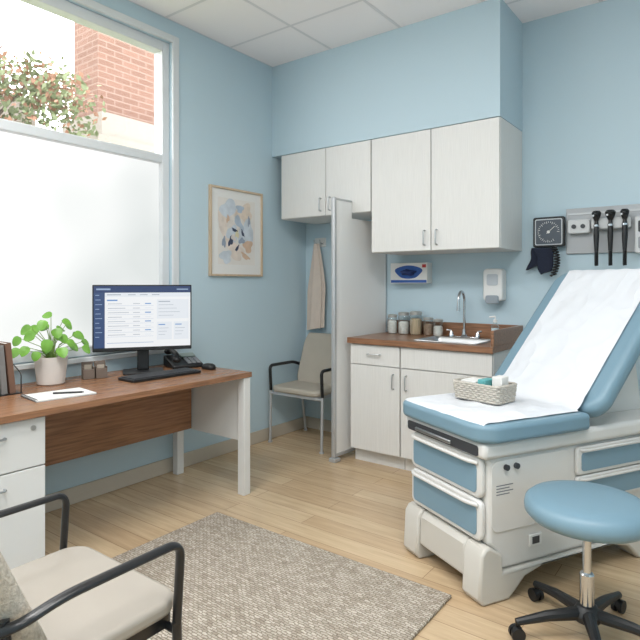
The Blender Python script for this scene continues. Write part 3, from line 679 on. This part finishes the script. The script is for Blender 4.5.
b.out('scale_marks',sheetm,bpz,kind='stuff')
b=B(); b.tube([(-.01,-.0645,-.01),(.036,-.0645,.032)],.0018,6); b.lathe([(0,0),(.009,0),(.009,.003),(0,.003)],T=TD@Matrix.Translation((0,0,.002)),seg=14)
b.out('needle',sheetm,bpz)
b=B(); pts=[(.045+.02*math.sin(t*.05)+.015*math.cos(t),-.12+.015*math.sin(t),-.095-.0026*t) for t in [i*.4 for i in range(170)]]; b.tube([(.03,-.05,-.088),(.06,-.12,-.1)],.0045,6); b.tube(pts,.0045,6); b.out('coiled_tube',blackp,bpz)
b=B()
for (cx,w0,w1,zt,zb,y0,ph,lean) in ((-.05,.055,.06,-.095,-.205,-.04,0,-.03),(-.03,.06,.035,-.10,-.255,-.075,1.5,.03)):
    rings=[]
    for i in range(14):
        t=i/13; z=zt+(zb-zt)*t; wd=w0+(w1-w0)*t+.004*math.sin(9*t+ph)
        rings.append([(px+cx+lean*t+.010*math.sin(3*t+ph),py+y0+.008*math.sin(45*px+ph),z+.03*(px/.1)*t+.01*math.sin(px*35+ph)*t) for px,py in rr(-wd,wd,-.014,.014,.012,4)])
    b.rings(rings)
b.out('cuff',navy,bpz,ang=70,label='dark navy fabric cuff')
ib=empty('diagnostic_wall_station',(2.56,4.0,1.47),label='grey wall diagnostic station with hanging black instrument handles',cat='medical wall station')
B().box(-.33,.40,-.02,0,0.03,.33).out('back_board',mat('station_grey',C(178,181,184),.5),ib,bev=.004)
sl=mat('station_light',C(206,208,209),.4)
B().prism(rr(-.31,-.175,.16,.25,.015),-.07,-.0205,XZ).out('instrument_base',sl,ib,bev=.006)
B().prism(rr(-.165,.06,.18,.25,.015),-.08,-.0205,XZ).out('cradle',sl,ib,bev=.006)
B().prism(rr(.08,.21,.02,.25,.015),-.075,-.0205,XZ).out('thermometer_unit',sl,ib,bev=.006)
B().prism(rr(.10,.19,.15,.22,.008),-.078,-.0755,XZ).out('thermometer_screen',darkg,ib)
B().prism(rr(.10,.19,.05,.12,.008),-.078,-.0755,XZ).out('thermometer_probe_well',mat('probe_grey',C(150,154,158),.5),ib)
for xx in (-.27,-.215):
    B().cyl((xx,-.07,.205),(xx,-.08,.205),.014).out('control_knob',darkg,ib)
B().box(-.32,.39,-.024,-.0205,.285,.30).out('mounting_rail',alum,ib,bev=.002)
for x,sc in ((-.13,1.05),(-.05,1.15),(.03,.95)):
    b=B(); b.tube([(x,-.10,.04),(x,-.10,.13),(x,-.10,.2),(x,-.10,.23)],[.012,.017,.015,.011],14); b.out('instrument_handle',blackp,ib)
    b=B(); b.tube([(x,-.10,.194),(x,-.10,.206)],.0178,14); b.out('chrome_collar',chrome,ib,label='chrome collar')
    b=B(); b.lathe([(0,.23),(.012,.23),(.024*sc,.262),(.027*sc,.282),(.018*sc,.294),(0,.296)],(x,-.10,0),18); b.tube([(x,-.11,.268),(x,-.15,.268)],[.015,.005],12); b.out('instrument_head',blackp,ib)
    b=B(); b.tube([(x-.014,-.125,.262),(x-.014,-.128,.262)],.006,10); b.out('dial_ring',steel,ib,label='small steel dial')
    b=B(); zz=.04; pts=[(x+.010*math.cos(t),-.10+.010*math.sin(t),zz-.0011*t) for t in [i*.5 for i in range(170)]]; b.tube(pts,.0028,6); b.out('coiled_cord',blackp,ib)
# ---------- ADDED FILL LIGHTS, OUT OF VIEW ----------
lm=mat('fill_light_diffuser',(1,1,1,1),.5,emit=2.0)
for i,(lx,ly,en) in enumerate(((1.5,.6,45),(3.2,1.0,41),(3.2,-.8,20),(1.5,-.8,21))):  # unseen panels and lamps added to brighten the room
    e=empty('added_fill_light',(lx,ly,CH),label='added fill light panel under the ceiling, out of view',cat='fill light',group='added fill panels')
    b=B(); b.box(-.6,.6,-.3,-.27,-.02,-.0005); b.box(-.6,.6,.27,.3,-.02,-.0005); b.box(-.6,-.57,-.27,.27,-.02,-.0005); b.box(.57,.6,-.27,.27,-.02,-.0005); b.out('fill_light_frame',framew,e)
    B().box(-.569,.569,-.269,.269,-.012,-.0005).out('fill_diffuser',lm,e)
    L=bpy.data.lights.new('fill_lamp','AREA'); L.shape='RECTANGLE'; L.size=1.12; L.size_y=.52; L.energy=en; L.color=(1,.985,.97)
    o=bpy.data.objects.new('fill_lamp',L); bpy.context.collection.objects.link(o); o.parent=e; o.location=(0,0,-.03)
wd=bpy.data.worlds.new('sky'); bpy.context.scene.world=wd; wd.use_nodes=True
bg=wd.node_tree.nodes['Background']; bg.inputs[0].default_value=(1,1,1,1); bg.inputs[1].default_value=6.0
cd=bpy.data.cameras.new('camera'); cd.sensor_width=36; cd.lens=31.5; cd.shift_y=-36/640; cd.clip_start=.05
co=bpy.data.objects.new('camera',cd); bpy.context.collection.objects.link(co); co.location=(3.16,0,1.30); co.rotation_euler=(PI/2,0,math.atan2(.6,.8))
bpy.context.scene.camera=co
bpy.context.scene.view_settings.view_transform='Standard'
bpy.context.scene.view_settings.look='None'
